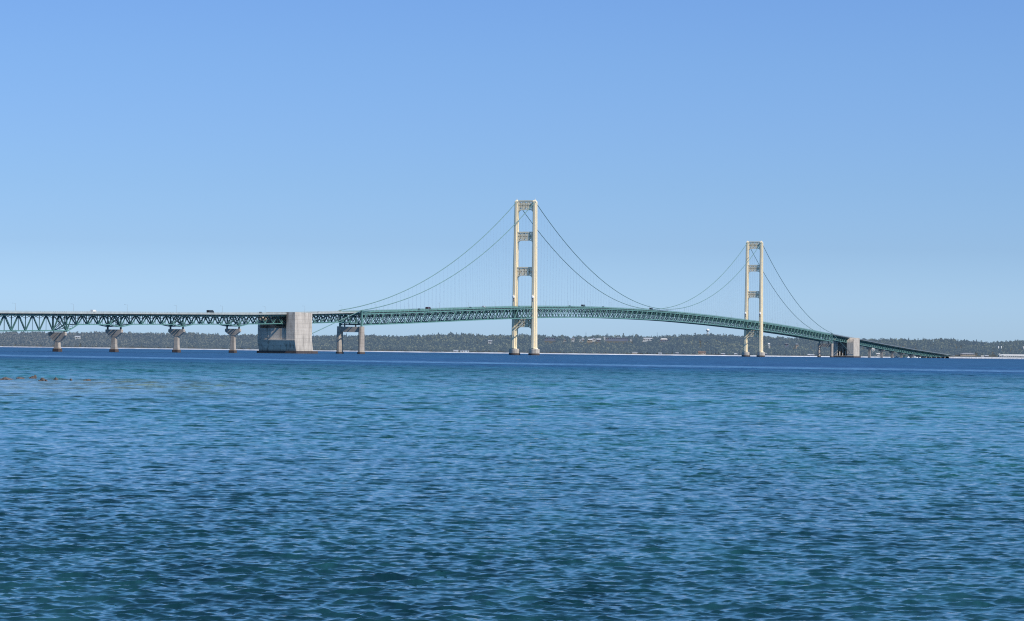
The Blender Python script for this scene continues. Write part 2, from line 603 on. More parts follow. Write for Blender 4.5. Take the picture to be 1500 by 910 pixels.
# ---- portal piers carrying the cable bents
def bent_pier(s, top):
    root = empty('cable_bent', (0, s, 0), 0, bridge)
    def nose(cx, hw, hl, z):
        return [(cx - hw, -hl + 1.2, z), (cx - hw * .4, -hl, z), (cx + hw * .4, -hl, z), (cx + hw, -hl + 1.2, z),
                (cx + hw, hl - 1.2, z), (cx + hw * .4, hl, z), (cx - hw * .4, hl, z), (cx - hw, hl - 1.2, z)]
    zb = top - 5.2
    for x in (-W, W):
        c = MB()
        c.loft([nose(x, 1.95, 4.6, 1.6), nose(x, 1.8, 4.2, top)])
        c.build('column', M['pier'], root)
        f = MB()
        f.loft([nose(x, 2.3, 5.2, -3.0), nose(x, 2.3, 5.2, 1.7)])
        f.build('footing', M['wet'], root)
        p = MB()
        zt = H(s) - .2
        p.hexa([(x - .7, -1.1, top), (x + .7, -1.1, top), (x + .7, 1.1, top), (x - .7, 1.1, top)],
               [(x - .55, -.8, zt), (x + .55, -.8, zt), (x + .55, .8, zt), (x - .55, .8, zt)])
        p.box(x - .75, x + .75, -1.7, 1.7, zt, zt + .8)
        p.build('steel_post', M['green'], root)
    bm = MB()
    bm.box(-W + 1.7, W - 1.7, -2.6, 2.6, zb, top - .2)
    bm.build('cross_beam', M['pier'], root)
    br = MB()
    for x in (-5.3, 5.3):
        br = MB()
        br.box(x - .5, x + .5, -2.0, -1.0, top - .25, H(s) - 11.6)
        br.build('bearing', M['black'], root)
    # diagonal portal bracing between the posts
    d = MB()
    zt = H(s) - 3.2
    d.bar((-W, 0, top + .5), (0, 0, zt), .5, .5)
    d.bar((W, 0, top + .5), (0, 0, zt), .5, .5)
    d.bar((-W, 0, zt), (W, 0, zt), .6, 1.0)
    d.build('portal_brace', M['green'], root)

bent_pier(BENT0, 24.9)
bent_pier(BENT1, 22.4)

# ---- towers
def tower(s):
    root = empty('tower', (0, s, 0), 0, bridge)
    z0, z1 = 7.6, 165.6
    def lc(z):            # leg centre across
        return W + (11.05 - W) * max(0, (165 - z) / 160)
    def sec(sg, z):
        t = (z - z0) / (z1 - z0)
        a = (2.72 + (2.05 - 2.72) * t)
        c = (6.0 + (3.1 - 6.0) * t ** .85)
        b = a * .46
        e = c * .58
        x = sg * lc(z)
        pts = [(b, -c), (b, -e), (a, -e), (a, e), (b, e), (b, c), (-b, c), (-b, e), (-a, e), (-a, -e), (-b, -e), (-b, -c)]
        return [(x + px, py, z) for px, py in pts]
    for sg in (-1, 1):
        mb = MB()
        mb.loft([sec(sg, z) for z in (z0, 12, 30, 60, 90, 120, 150, z1)])
        # thin rails on the lit side that read as grooves
        for k in (-1, 1):
            for z, zz in zip((8, 40, 80, 120), (40, 80, 120, z1)):
                t0, t1 = (z - z0) / (z1 - z0), (zz - z0) / (z1 - z0)
                for tt in (0,):
                    a0, a1 = 2.72 - .67 * t0, 2.72 - .67 * t1
                    mb.bar((sg * lc(z) + a0 + .09, k * .9, z), (sg * lc(zz) + a1 + .09, k * .9, zz), .24, .3)
        leg = mb.build('leg', M['cream'], root)
        # housing and saddle on top
        x = sg * lc(165)
        h = MB()
        h.box(x - 1.75, x + 1.75, -2.9, 2.9, z1 + .003, z1 + 1.2)
        h.hexa([(x - 1.3, -2.3, z1 + 1.2), (x + 1.3, -2.3, z1 + 1.2), (x + 1.3, 2.3, z1 + 1.2), (x - 1.3, 2.3, z1 + 1.2)],
               [(x - .6, -.8, z1 + 3.0), (x + .6, -.8, z1 + 3.0), (x + .6, .8, z1 + 3.0), (x - .6, .8, z1 + 3.0)])
        h.tube([(x, 0, z1 + 3), (x, 0, z1 + 4.6)], [.22, .12], 6)
        h.build('saddle_housing', M['cream'], root)
        # pedestal
        x = sg * lc(0)
        p = MB()
        n = 28
        def circ(r, z):
            return [(x + r * math.cos(2 * math.pi * k / n), r * math.sin(2 * math.pi * k / n), z) for k in range(n)]
        p.loft([circ(6.0, 1.9), circ(6.0, 6.2), circ(5.7, 6.7)])
        pd = p.build('pedestal', M['concrete'], root)
        p = MB()
        p.loft([circ(6.25, -4), circ(6.25, 1.7), circ(6.0, 2.0)])
        p.build('footing', M['wet'], root)
        q = MB()
        q.hexa([(x - 3.2, -5.0, 6.7), (x + 3.2, -5.0, 6.7), (x + 3.2, 5.0, 6.7), (x - 3.2, 5.0, 6.7)],
               [(x - 2.9, -4.6, 7.9), (x + 2.9, -4.6, 7.9), (x + 2.9, 4.6, 7.9), (x - 2.9, 4.6, 7.9)])
        q.build('base_plate', M['cream'], root)
        # white rounded lookout housing on the near face
        z = 63.0
        t = (z - z0) / (z1 - z0)
        yf = -(6.0 + (3.1 - 6.0) * t ** .85)
        x = sg * lc(z) - .5
        w_ = MB()
        secs = []
        for zz, rr in ((z - 1.0, 1.35), (z + .5, 1.5), (z + 1.2, 1.15), (z + 1.6, .4)):
            secs.append([(x + rr * math.cos(2 * math.pi * k / 14), yf - .9 + rr * .9 * math.sin(2 * math.pi * k / 14), zz) for k in range(14)])
        w_.loft(secs)
        w_.build('lookout_housing', M['white'], root)
        w_ = MB()
        w_.box(x - .95, x + .95, yf - 1.4, yf + .1, z - 4.2, z - 1.05)
        w_.build('lookout_bracket', M['pier'], root)
    # portal struts
    def strut(zt, zc, ze, cap=True, ribs=3):
        """zt top, zc soffit at mid width, ze soffit at the legs"""
        mb = MB()
        zmid = (zt + ze) / 2
        tt = (zmid - z0) / (z1 - z0)
        lin = lc(zmid) - (2.72 - .67 * tt) + .05
        dep = (6.0 + (3.1 - 6.0) * tt ** .85) * .58 - .35
        if cap:
            mb.box(-lin, lin, -dep - .45, dep + .45, zt - 1.3, zt)
        cb = zc + 1.0
        ct = zt - 1.303
        for y in (-dep, dep):
            y0, y1 = y - .22, y + .22
            # soffit plate with rounded corners
            poly = [(-lin, cb), (-lin, ze)]
            m = 7
            rx = lin * .42
            for k in range(m + 1):
                a = math.pi / 2 * k / m
                poly.append((-lin + rx - rx * math.cos(a) * 1.0 + .0, ze + (zc - ze) * math.sin(a)))
            right = [(-px, pz) for px, pz in reversed(poly)]
            poly = poly + right
            mb.prism(poly, y0, y1)
            mb.box(-lin, lin, y0, y1, ct - .55, ct)
            cw = 2 * lin / ribs
            for k in range(ribs + 1):
                xx = -lin + cw * k
                hw = .42
                xa, xb = max(-lin, xx - hw), min(lin, xx + hw)
                mb.box(xa, xb, y0 - .02, y1 + .02, cb + .003, ct - .553)
            for k in range(ribs):
                xa, xb = -lin + cw * k, -lin + cw * (k + 1)
                zb_, zt_ = cb, ct - .5
                mb.bar((xa, y, zb_), (xb, y, zt_), 2.1, .36, up=(0, 1, 0))
                mb.bar((xa, y + .01, zt_), (xb, y + .01, zb_), 2.1, .38, up=(0, 1, 0))
        # soffit sheet closing the box below
        mb.build('cross_beam', M['cream'], root)
    strut(168.0, 157.4, 154.2)
    strut(133.9, 124.2, 121.6)
    strut(95.6, 86.2, 83.2)
    zd = H(s) - 13.9
    strut(zd, zd - 9.4, zd - 12.6)
    return root

tower(0.0)
tower(1158.2)

# ---- main cables
def cable_z(s):
    zt = 166.6
    zm = H(579.1) + 1.2
    if 0 <= s <= 1158.2:
        t = (s - 579.1) / 579.1
        return zm + (zt - zm) * t * t
    if s < 0:
        e = H(BENT0) + .5
        if s >= BENT0:
            t = -s / (-BENT0)
            return zt + (e - zt) * t - 4 * 22.5 * t * (1 - t)
        t = (BENT0 - s) / (BENT0 + 677)
        return e + (17.0 - e) * t
    e = H(BENT1) + .5
    if s <= BENT1:
        t = (s - 1158.2) / (BENT1 - 1158.2)
        return zt + (e - zt) * t - 4 * 22.5 * t * (1 - t)
    t = (s - BENT1) / (1835 - BENT1)
    return e + (15.0 - e) * t

for sg in (-1, 1):
    pts = [(-(0) + sg * W, s, cable_z(s)) for s in
           [ANCH_B - 2, -650, -600] + list(np.linspace(BENT0, 0, 60)) + list(np.linspace(0, 1158.2, 120))[1:] + list(np.linspace(1158.2, BENT1, 60))[1:] + [1760, ANCH_C + 12]]
    mb = MB()
    mb.tube(pts, .36, 8)
    mb.build('main_cable', M['cable'], bridge, smooth=True)

# ---- hangers: the hundred nearest one by one, the rest as one part
hang = []
for s0, s1, n in ((BENT0, 0, 46), (0, 1158.2, 96), (1158.2, BENT1, 46)):
    for i in range(1, n):
        s = s0 + (s1 - s0) * i / n
        if abs(s) < 4 or abs(s - 1158.2) < 4:
            continue
        for sg in (-1, 1):
            z1_, z0_ = cable_z(s), H(s) - 2.6
            if z1_ - z0_ > .8:
                hang.append((s, sg, z0_, z1_))
big = sorted(hang, key=lambda h: -(h[3] - h[2]) / (BY + h[0] * CA))[:100]
bigset = set((h[0], h[1]) for h in big)
rest = MB()
for s, sg, za, zb in hang:
    def two(mb, x, y):
        for e in (-.22, .22):
            mb.bar((x, y + e, za), (x, y + e, zb), .045, .045)
    if (s, sg) in bigset:
        mb = MB()
        two(mb, 0, 0)
        mb.build('hanger', M['hanger'], bridge, loc=(sg * W, s, 0), recalc=False)
    else:
        two(rest, sg * W, s)
tag(rest.build('hanger', M['hanger'], bridge, recalc=False), kind='stuff')

# ---- far approach beyond the anchorage: deck trusses, then piers
far_p = [s_of(x, 0) for x in (1273.5, 1291.5, 1306.5, 1320, 1334.5, 1345, 1353.5, 1361, 1368, 1374.5, 1381)]
spans = [ANCH_D] + far_p + [END_S]
for a, b in zip(spans[:-1], spans[1:]):
    dz = min(9.6, max(2.8, H((a + b) / 2) - 2.0 - 1.6))
    if dz > 5:
        approach_truss(a, b, dz if dz > 9 else dz, 9.3, 0.2, 0.2)
    else:
        g = MB()
        for x in (-6.5, 0, 6.5):
            g.bar((x, a, H(a) - 3.2), (x, b, H(b) - 3.2), .5, 2.2)
        g.build('girder', M['green'], bridge)
for p in far_p:
    dz = min(9.6, max(2.8, H(p) - 3.6))
    top = H(p) - dz - .9
    mb = MB()
    hw = 5.6
    if top > 4:
        z1 = top - min(3.6, top * .5)
        mb.prism([(-hw, top), (-hw, top - 1.3), (-2.2, z1), (-2.2, -2), (2.2, -2), (2.2, z1), (hw, top - 1.3), (hw, top)], p - 1.7, p + 1.7)
    else:
        mb.box(-hw, hw, p - 1.3, p + 1.3, -2, max(top, 1.2))
    mb.build('pier', M['pier'], bridge)

# ---- lamp posts along the deck
ls, s = [], -1240.0
while s < 3000:
    ls.append(s)
    s += 92.4
for s in ls:
    if abs(s) < 6 or abs(s - 1158) < 6:
        continue
    mb = MB()
    for sg in (1,):
        hw = 7.7
        z = H(s) - 1.35
        mb.tube([(hw * sg, s, z), (hw * sg, s, z + 6.4)], [.10, .06], 6)
        mb.bar((hw * sg, s, z + 6.3), ((hw - 1.8) * sg, s, z + 6.6), .08, .08)
        mb.box((hw - 2.4) * sg - .0, (hw - 1.8) * sg, s - .15, s + .15, z + 6.5, z + 6.66)
    mb.build('lamp_post', M['railgrey'], bridge)

# ================================================================== VEHICLES ON THE DECK
def vehicle(px, kind, paintm, label, cat, l=6.2, heading=1, name='car'):
    s = s_of(px, l)
    x, y = b2w(l, s)
    z = H(s) - 1.35
    root = empty(name, (x, y, z), -BA)
    root.rotation_euler = (math.atan((H(s + 5) - H(s - 5)) / 10), 0, -BA)
    tag(root, label, cat)
    if kind == 'car' or kind == 'suv':
        hh = 1.45 if kind == 'car' else 1.8
        L_ = 4.7
        w_ = .92
        prof = [(-L_ / 2, .35), (-L_ / 2, .85), (-L_ / 2 + .1, .95), (-L_ / 2 + 1.0 if kind == 'car' else -L_ / 2 + .15, 1.0), (L_ / 2 - 1.25, 1.0), (L_ / 2 - .1, .82), (L_ / 2, .6), (L_ / 2, .35)]
        b = MB(); b.prism_x([(p * heading, q) for p, q in prof], -w_, w_)
        body = b.build('body', paintm, root)
        r0 = -L_ / 2 + (1.0 if kind == 'car' else .2)
        c = MB()
        c.hexa([(-w_ + .06, r0 * heading, 1.0), (w_ - .06, r0 * heading, 1.0), (w_ - .06, (L_ / 2 - 1.25) * heading, 1.0), (-w_ + .06, (L_ / 2 - 1.25) * heading, 1.0)],
               [(-w_ + .2, (r0 + .4) * heading, hh), (w_ - .2, (r0 + .4) * heading, hh), (w_ - .2, (L_ / 2 - 2.0) * heading, hh), (-w_ + .2, (L_ / 2 - 2.0) * heading, hh)])
        c.build('windows', M['glass'], root)
        r_ = MB(); r_.box(-w_ + .22, w_ - .22, min((r0 + .45) * heading, (L_ / 2 - 2.05) * heading), max((r0 + .45) * heading, (L_ / 2 - 2.05) * heading), hh + .003, hh + .06)
        r_.build('roof', paintm, root)
        wheels = [(-w_, -1.45), (w_, -1.45), (-w_, 1.4), (w_, 1.4)]
        rad = .34
    else:
        L_ = {'truck': 10.0, 'van': 6.4}[kind]
        hh = 3.1 if kind == 'truck' else 2.5
        w_ = 1.2 if kind == 'truck' else 1.0
        b = MB(); b.box(-w_, w_, min(-L_ / 2 * heading, (L_ / 2 - 2.0) * heading), max(-L_ / 2 * heading, (L_ / 2 - 2.0) * heading), .9, hh)
        b.build('cargo_box', paintm, root)
        cprof = [(L_ / 2 - 1.95, .5), (L_ / 2 - 1.95, hh * .82), (L_ / 2 - .7, hh * .8), (L_ / 2 - .15, hh * .45), (L_ / 2, hh * .4), (L_ / 2, .5)]
        c = MB(); c.prism_x([(p * heading, q) for p, q in cprof], -w_ + .02, w_ - .02)
        c.build('cab', paintm, root)
        g = MB(); g.box(-w_ - .01, w_ + .01, min((L_ / 2 - 1.5) * heading, (L_ / 2 - .8) * heading), max((L_ / 2 - 1.5) * heading, (L_ / 2 - .8) * heading), hh * .5, hh * .74)
        g.build('windows', M['glass'], root)
        wheels = [(-w_, -L_ / 2 + 1.2), (w_, -L_ / 2 + 1.2), (-w_, L_ / 2 - 1.2), (w_, L_ / 2 - 1.2)]
        rad = .48 if kind == 'truck' else .38
    for wx, wy in wheels:
        t = MB()
        t.tube([(wx - .11, wy, rad), (wx + .11, wy, rad)], rad, 12)
        t.build('wheel', M['tyre'], root)
    return root

vehicle(136.5, 'van', M['white'], 'white van driving high on the left approach span, above the second pier from the left', 'van', name='van')
vehicle(307.5, 'truck', M['black'], 'dark box truck on the approach deck between the third and fourth left piers', 'truck', name='box_truck')
vehicle(381.5, 'suv', M['black'], 'dark vehicle on the deck at the left corner of the near anchorage', 'car')
vehicle(466, 'car', M['white'], 'white car on the deck just right of the near concrete anchorage', 'car')
vehicle(613.5, 'suv', M['black'], 'dark car on the side span, left of the dark red box truck', 'car')
vehicle(626.5, 'truck', paint('dark_maroon_paint', (0.06, .025, .03), .4), 'dark reddish box truck on the side span, left of the near tower', 'truck', name='box_truck')
vehicle(688.5, 'suv', M['black'], 'black car on the side span, second vehicle left of the near tower', 'car')
vehicle(708, 'van', M['silver'], 'pale silver van on the deck, nearest vehicle left of the near tower', 'van', name='van')
vehicle(834, 'suv', M['black'], 'dark car on the main span, nearest vehicle right of the near tower', 'car')
vehicle(853.5, 'truck', M['black'], 'dark box truck on the main span between two dark cars', 'truck', name='box_truck')
vehicle(883, 'suv', M['black'], 'dark car on the main span where the deck arches highest, right of the box truck', 'car')
vehicle(953, 'truck', M['black'], 'dark lorry on the main span right below the low point of the cables', 'truck', name='lorry')
vehicle(966, 'car', M['silver'], 'silver car on the main span just right of the dark lorry', 'car')

# ================================================================== LAND
SHORE = [(-900, 5900), (0, 5650), (110, 5350), (250, 5150), (500, 5000), (768, 4750), (900, 4800), (1000, 4950), (1100, 5050), (1200, 5350), (1290, 5750), (1392, 6080), (1440, 6050), (1500, 6000), (2400, 5900)]
SKY_ = [(-900, 489), (0, 487), (60, 486.5), (100, 487.5), (150, 486.5), (250, 488.5), (330, 490), (400, 491), (500, 492), (600, 492), (650, 490.5), (690, 489.5), (740, 491),
        (800, 491.5), (850, 492), (950, 492.5), (1000, 491.5), (1050, 490.5), (1075, 490.8), (1120, 492.5), (1160, 495.5), (1200, 497), (1250, 498),
        (1290, 497), (1345, 497), (1385, 496.5), (1400, 498.5), (1425, 500), (1450, 501.8), (1475, 498.8), (1500, 499.2), (1520, 500), (2400, 510)]
TREE_H = 11.0
DR = 620.0                     # ridge this far behind the shore
px_g = np.linspace(-900, 2400, 3301)
shoreY = np.interp(px_g, [a for a, b in SHORE], [b for a, b in SHORE])
skyPy = np.interp(px_g, [a for a, b in SKY_], [b for a, b in SKY_])
hor = HPX + (px_g - 750) * math.tan(ROLL)
ridgeH = CAMH + (hor - skyPy) / FPX * (shoreY + DR) - TREE_H * .9

def shore_at(px): return float(np.interp(px, px_g, shoreY))
def ridge_at(px): return float(np.interp(px, px_g, ridgeH))
def smooth(t):
    t = min(1, max(0, t)); return t * t * (3 - 2 * t)
def ground(px, d):
    """height of the land d metres behind the shoreline, along the sight line px"""
    bank = 1.3 * smooth(d / 9.0) + 1.2 * smooth((d - 9) / 40)
    if px > 1385: bank += 1.4 * smooth(d / 9.0)
    R = ridge_at(px)
    t = smooth((d - 55) / (DR - 55))
    bump = 1.2 * math.sin(px * .05 + d * .011) * smooth(d / 200)
    if d > DR: bump += -(d - DR) * .012
    return bank * (1 - t) + R * t + bump * t

cols_ = np.linspace(-900, 2400, 661)
drow = [-30, -.5, 0, 3, 6, 9, 14, 22, 35, 55, 80, 120, 170, 230, 300, 380, 460, 540, 620, 720, 860, 1100, 1600, 2400]
vs, fs, mi = [], [], []
for d in drow:
    for p in cols_:
        wob = 14 * math.sin(p * .043) + 8 * math.sin(p * .11 + 2)
        Y = shore_at(p) + d + wob * (1 if d > -20 else 1)
        vs.append((ray_x(p, Y), Y, ground(p, d) if d > 0 else (-1.5 if d < -1 else -.3)))
nc = len(cols_)
land_b, land_s = MB(), MB()
def shore_wob(p): return 14 * math.sin(p * .043) + 8 * math.sin(p * .11 + 2)
fb, fl = [], []
for j in range(len(drow) - 1):
    for i in range(nc - 1):
        q = (j * nc + i, j * nc + i + 1, (j + 1) * nc + i + 1, (j + 1) * nc + i)
        (fb if drow[j] < 22 else fl).append(q)
land_b.v, land_b.f, land_b.mi = vs, fb, [0] * len(fb)
land_s.v, land_s.f, land_s.mi = vs, fl, [0] * len(fl)
tag(land_b.build('beach', M['beach'], smooth=True, recalc=False), kind='structure')
tag(land_s.build('hills', M['earth'], smooth=True, recalc=False), kind='structure')

# ================================================================== BUILDINGS ON THE FAR SHORE
corridors = []     # (px0, px1, distance behind shore, lowest row that must stay clear of trees)

def building(px0, px1, py0, py1, d, label, wall='white', roof='roofgrey', style='gable', cat='house', name='house', depth=9.0, windows=True, solid=False):
    """px/py box in the photograph; d = metres behind the shore"""
    pc = (px0 + px1) / 2
    Y = shore_at(pc) + shore_wob(pc) + d
    X = ray_x(pc, Y)
    wd = (px1 - px0) / FPX * Y
    ztop = height_at(pc, py0, Y)
    zb = height_at(pc, py1, Y)
    g = min(ground(pc, d), zb)
    hh = ztop - zb
    root = empty(name, (X, Y, g), 0)
    tag(root, label, cat)
    zb -= g; ztop -= g
    wh = ztop - (hh * .42 if style in ('gable', 'hip', 'front') else .25)
    mb = MB(); mb.box(-wd / 2, wd / 2, 0, depth, -2.5, wh)
    mb.build('wall', M['housewhite' if wall == 'white' else wall], root)
    r = MB()
    o = .5
    if style == 'gable':
        r.prism_x([(-o, wh + .003), (depth + o, wh + .003), (depth / 2, ztop)], -wd / 2 - o, wd / 2 + o)
    elif style == 'front':
        r.prism([(-wd / 2 - o, wh + .003), (wd / 2 + o, wh + .003), (0, ztop)], -o, depth + o)
    elif style == 'hip':
        r.hexa([(-wd / 2 - o, -o, wh + .003), (wd / 2 + o, -o, wh + .003), (wd / 2 + o, depth + o, wh + .003), (-wd / 2 - o, depth + o, wh + .003)],
               [(-wd / 4, depth * .45, ztop), (wd / 4, depth * .45, ztop), (wd / 4, depth * .55, ztop), (-wd / 4, depth * .55, ztop)])
    else:
        r.box(-wd / 2 - .3, wd / 2 + .3, -.3, depth + .3, wh + .003, ztop)
    r.build('roof', M[roof], root)
    if windows and wd > 4:
        n = max(2, int(wd / 3.6))
        for k in range(min(n, 12)):
            x = -wd / 2 + wd * (k + .5) / n
            w = MB(); w.box(x - .55, x + .55, -.06, .02, wh - 1.9, wh - .7)
            w.build('window', M['glass'], root)
        dr = MB(); x = -wd / 2 + wd * .5 / n + 1.4
        dr.box(x - .5, x + .5, -.06, .02, max(wh - 2.9, .05), wh - .8)
        dr.build('door', M['roofbrown'], root)
    corridors.append((px0 - 1.2, px1 + 1.2, d, py1 - .3))
    return root

B = building
B(109.5, 117, 492.2, 495.3, 420, 'small white house alone among the bare trees, right of the leftmost pier', roof='roofpale')
B(664.5, 671, 512.8, 515.2, 14, 'small bright white cottage on the shore, left of the near tower', roof='roofpale')
B(674.5, 687, 513.2, 515.4, 16, 'long low white building on the shore right beside the small white cottage', roof='roofpale', style='flat')
B(715, 720.5, 498.8, 501.2, 330, 'white roofed house up in the woods just left of the near tower', roof='roofpale')
B(797, 814, 495.0, 499.5, 560, 'wide grey building on the ridge with a pale roof edge, right of the near tower', wall='bluesiding', roof='roofpale', style='flat', cat='building', name='long_building')
B(824.5, 829.5, 496.2, 500, 540, 'small gabled white house on the ridge below a bare mast', style='front')
B(836.5, 842, 494.8, 498, 570, 'white house with grey roof on the ridge, left of a pair of pale houses', style='hip')
B(848.5, 850.8, 497.0, 499, 560, 'tiny white shed on the ridge left of a bright white house', windows=False, cat='shed', name='shed')
B(852.2, 856, 496.2, 499, 560, 'bright white square house on the ridge beside a tiny shed', roof='roofpale')
B(860, 867.5, 496.5, 500.5, 540, 'cream house lower on the ridge, left of the white house with a steep gable', wall='tan', roof='roofpale')
B(866, 872.5, 494.6, 498.6, 575, 'white house with steep bright gable on the ridge', style='front', roof='roofpale')
B(874, 880, 496, 500, 560, 'grey house with pale sloping roof at the left end of the long institutional building', wall='bluesiding', roof='roofpale')
B(884, 886.5, 492.8, 496, 580, 'small white box building at the left end of the long institutional building', windows=False, roof='roofpale', style='flat')
B(887, 920, 495.0, 500, 560, 'very long low blue-grey institutional building on the ridge with pale roof line', wall='bluesiding', roof='roofpale', style='flat', cat='building', name='long_building')
B(903, 908, 493.6, 495.2, 585, 'white rooftop block rising behind the long institutional building', windows=False, roof='roofpale', style='hip', cat='building', name='roof_block')
B(923, 925.5, 496.6, 500, 560, 'narrow bright white tower house right of the long institutional building', windows=False, roof='roofpale', style='flat')
B(941, 955, 495.0, 498.2, 570, 'white building with long pale roof on the ridge left of the tall dark mast', roof='roofpale', style='gable', cat='building', name='building')
B(966, 979.5, 496.0, 499.2, 560, 'low building with bright curved white roof on the ridge right of the tall dark mast', roof='white', style='hip', wall='bluesiding', cat='building', name='building')
B(926, 933.5, 515.8, 517.6, 25, 'low tan boathouse at the edge of the shore trees', wall='tan', roof='roofpale', cat='boathouse', name='boathouse', windows=False)
B(964.5, 969.5, 516.8, 518.8, 16, 'small white cottage at the waterline below the ridge buildings', roof='roofpale')
B(990, 994, 516.6, 518.8, 22, 'small blue-grey cottage between shore trees', wall='bluesiding', roof='roofpale')
B(1023, 1033.5, 514.8, 519.0, 24, 'wide house with pinkish brown roof on the shore below the water tower', wall='tan', roof='roofbrown')
B(1056, 1062, 517.6, 519.4, 22, 'low grey house on the shore halfway to the far tower', wall='bluesiding', roof='roofpale')
B(1076, 1080, 517.4, 519.8, 20, 'bright white cottage on the shore just left of the far tower', roof='roofpale')
B(1120.5, 1124.5, 517.6, 520.6, 24, 'grey cottage with pale gable on the shore just right of the far tower', wall='bluesiding', roof='roofpale', style='front')
B(1125, 1128, 502.6, 505.4, 300, 'bright white house in the woods just right of the far tower', roof='white', windows=False, style='hip')
B(1149.5, 1155, 502.8, 506.2, 310, 'grey house with steep peaked roof in the woods right of the far tower', wall='bluesiding', roof='roofgrey', style='front')
B(1165.5, 1169.5, 503.2, 506.8, 310, 'pale tall narrow house in the woods, left of the far cable bent', wall='tan', roof='roofpale', style='front')
B(1183, 1187, 518.8, 521.8, 22, 'white waterfront house beside the far cable bent', roof='roofpale')
B(1188, 1193, 519.4, 521.8, 24, 'blue-grey boathouse just right of the white waterfront house', wall='bluesiding', roof='roofpale', windows=False, cat='boathouse', name='boathouse')
B(1277, 1281.5, 510.6, 513.6, 180, 'small white house seen under the far approach span', roof='white')
B(1284, 1289, 517.4, 519.4, 60, 'white roofed house low under the far approach span', roof='white')
B(1407, 1430, 517.2, 521.6, 120, 'large hall with slate blue hipped roof behind the causeway', wall='tan', roof='roofgrey', style='hip', cat='building', name='hall', depth=24)
B(1437.5, 1442, 521.2, 523.4, 60, 'small white cottage right of the slate blue roofed hall', roof='white')
B(1443.5, 1448.5, 520.8, 523.2, 62, 'grey cottage second right of the slate blue roofed hall', wall='bluesiding', roof='roofpale')
B(1464, 1505, 519.2, 524.4, 75, 'long low white waterfront terminal at the far right edge', roof='housewhite', style='gable', cat='building', name='terminal', depth=16)
B(1499, 1503, 508, 510.5, 300, 'small white house in the hillside woods at the right edge', roof='white', windows=False)

# curved canopy at the end of the terminal
pc, d = 1468.5, 40
Y = shore_at(pc) + shore_wob(pc) + d
root = empty('canopy', (ray_x(pc, Y), Y, ground(pc, d)))
tag(root, 'white curved canopy sweeping up at the left end of the waterfront terminal', 'canopy')
mb = MB()
pts = []
for k in range(9):
    t = k / 8
    pts.append((-8 + 17 * t, 0, height_at(pc, 517.6 + 4.6 * t ** .8, Y) - ground(pc, d)))
top_ = [(x, z) for x, _, z in pts]
mb.prism(top_ + [(x, z - .8) for x, z in reversed(top_)], -4, 4)
mb.build('roof', M['white'], root)
for x in (-6.5, 0, 6.5):
    p = MB(); p.bar((x, 0, -1), (x, 0, np.interp(x, [q[0] for q in top_], [q[1] for q in top_]) - .6), .5, .5)
    p.build('post', M['white'], root)

# water tower
pc = 1036.3
Y = shore_at(pc) + 640
X = ray_x(pc, Y)
g = ground(pc, 600)
zc = height_at(pc, 483.8, Y) - g
R_ = 3.1
root = empty('water_tower', (X, Y, g))
tag(root, 'white ball-topped water tower standing above the trees on the ridge', 'water tower')
mb = MB()
secs = []
for k in range(1, 14):
    t = -math.pi / 2 + math.pi * k / 14
    secs.append([(R_ * 1.12 * math.cos(t) * math.cos(a), R_ * 1.12 * math.cos(t) * math.sin(a), zc + R_ * .85 * math.sin(t)) for a in [2 * math.pi * q / 20 for q in range(20)]])
mb.loft(secs)
mb.build('tank', M['white'], root, smooth=True)
mb = MB(); mb.tube([(0, 0, -2), (0, 0, 2), (0, 0, zc * .6), (0, 0, zc - R_ * .8)], [1.5, .9, .75, 1.3], 14)
mb.build('stem', M['silver'], root, smooth=True)
mb = MB()
for a in range(6):
    t = math.pi / 3 * a
    mb.bar((2.6 * math.cos(t), 2.6 * math.sin(t), -2), (2.3 * math.cos(t), 2.3 * math.sin(t), zc - 1.2), .22, .22)
mb.build('leg_frame', M['silver'], root)

# masts
def mast(pc, ytop, d, label):
    Y = shore_at(pc) + d
    g = ground(pc, d)
    h = height_at(pc, ytop, Y) - g
    root = empty('radio_mast', (ray_x(pc, Y), Y, g))
    tag(root, label, 'mast')
    mb = MB()
    for k in range(3):
        a = 2 * math.pi * k / 3
        mb.bar((.7 * math.cos(a), .7 * math.sin(a), -1), (.25 * math.cos(a), .25 * math.sin(a), h), .16, .16)
    n = int(h / 2)
    for i in range(n):
        z = h * i / n
        r = .7 - .45 * z / h
        for k in range(3):
            a, b = 2 * math.pi * k / 3, 2 * math.pi * (k + 1) / 3
            mb.bar((r * math.cos(a), r * math.sin(a), z), (r * math.cos(b), r * math.sin(b), z + h / n), .12, .12)
    mb.build('lattice', M['black'], root)
    an = MB(); an.tube([(0, 0, h - .5), (0, 0, h + 2.0)], .12, 6)
    an.build('antenna', M['black'], root)
mast(962.3, 488.4, 600, 'tall dark radio mast on the ridge between two white-roofed buildings')
mast(858.0, 487.6, 640, 'thin mast on the skyline above the group of pale houses')
mast(927.0, 489.5, 640, 'thin mast on the skyline right of the long institutional building')
mast(1428.6, 515.5, 90, 'thin pale mast beside the slate blue roofed hall')

# two white storage tanks on the right hillside
for pc, lb in ((1462.3, 'left one of two small white tanks in the woods above the terminal'), (1466.6, 'right one of two small white tanks in the woods above the terminal')):
    d = 330
    Y = shore_at(pc) + d
    g = ground(pc, d)
    z1 = height_at(pc, 507.2, Y) - g
    root = empty('storage_tank', (ray_x(pc, Y), Y, g))
    tag(root, lb, 'tank', 'white tanks on the right hillside')
    mb = MB(); mb.tube([(0, 0, -2), (0, 0, z1 - .5)], 1.5, 16); mb.build('shell', M['white'], root)
    mb = MB(); mb.tube([(0, 0, z1 - .497), (0, 0, z1)], [1.55, .3], 16); mb.build('lid', M['white'], root)
    corridors.append((pc - 1.5, pc + 1.5, d, 509.5))

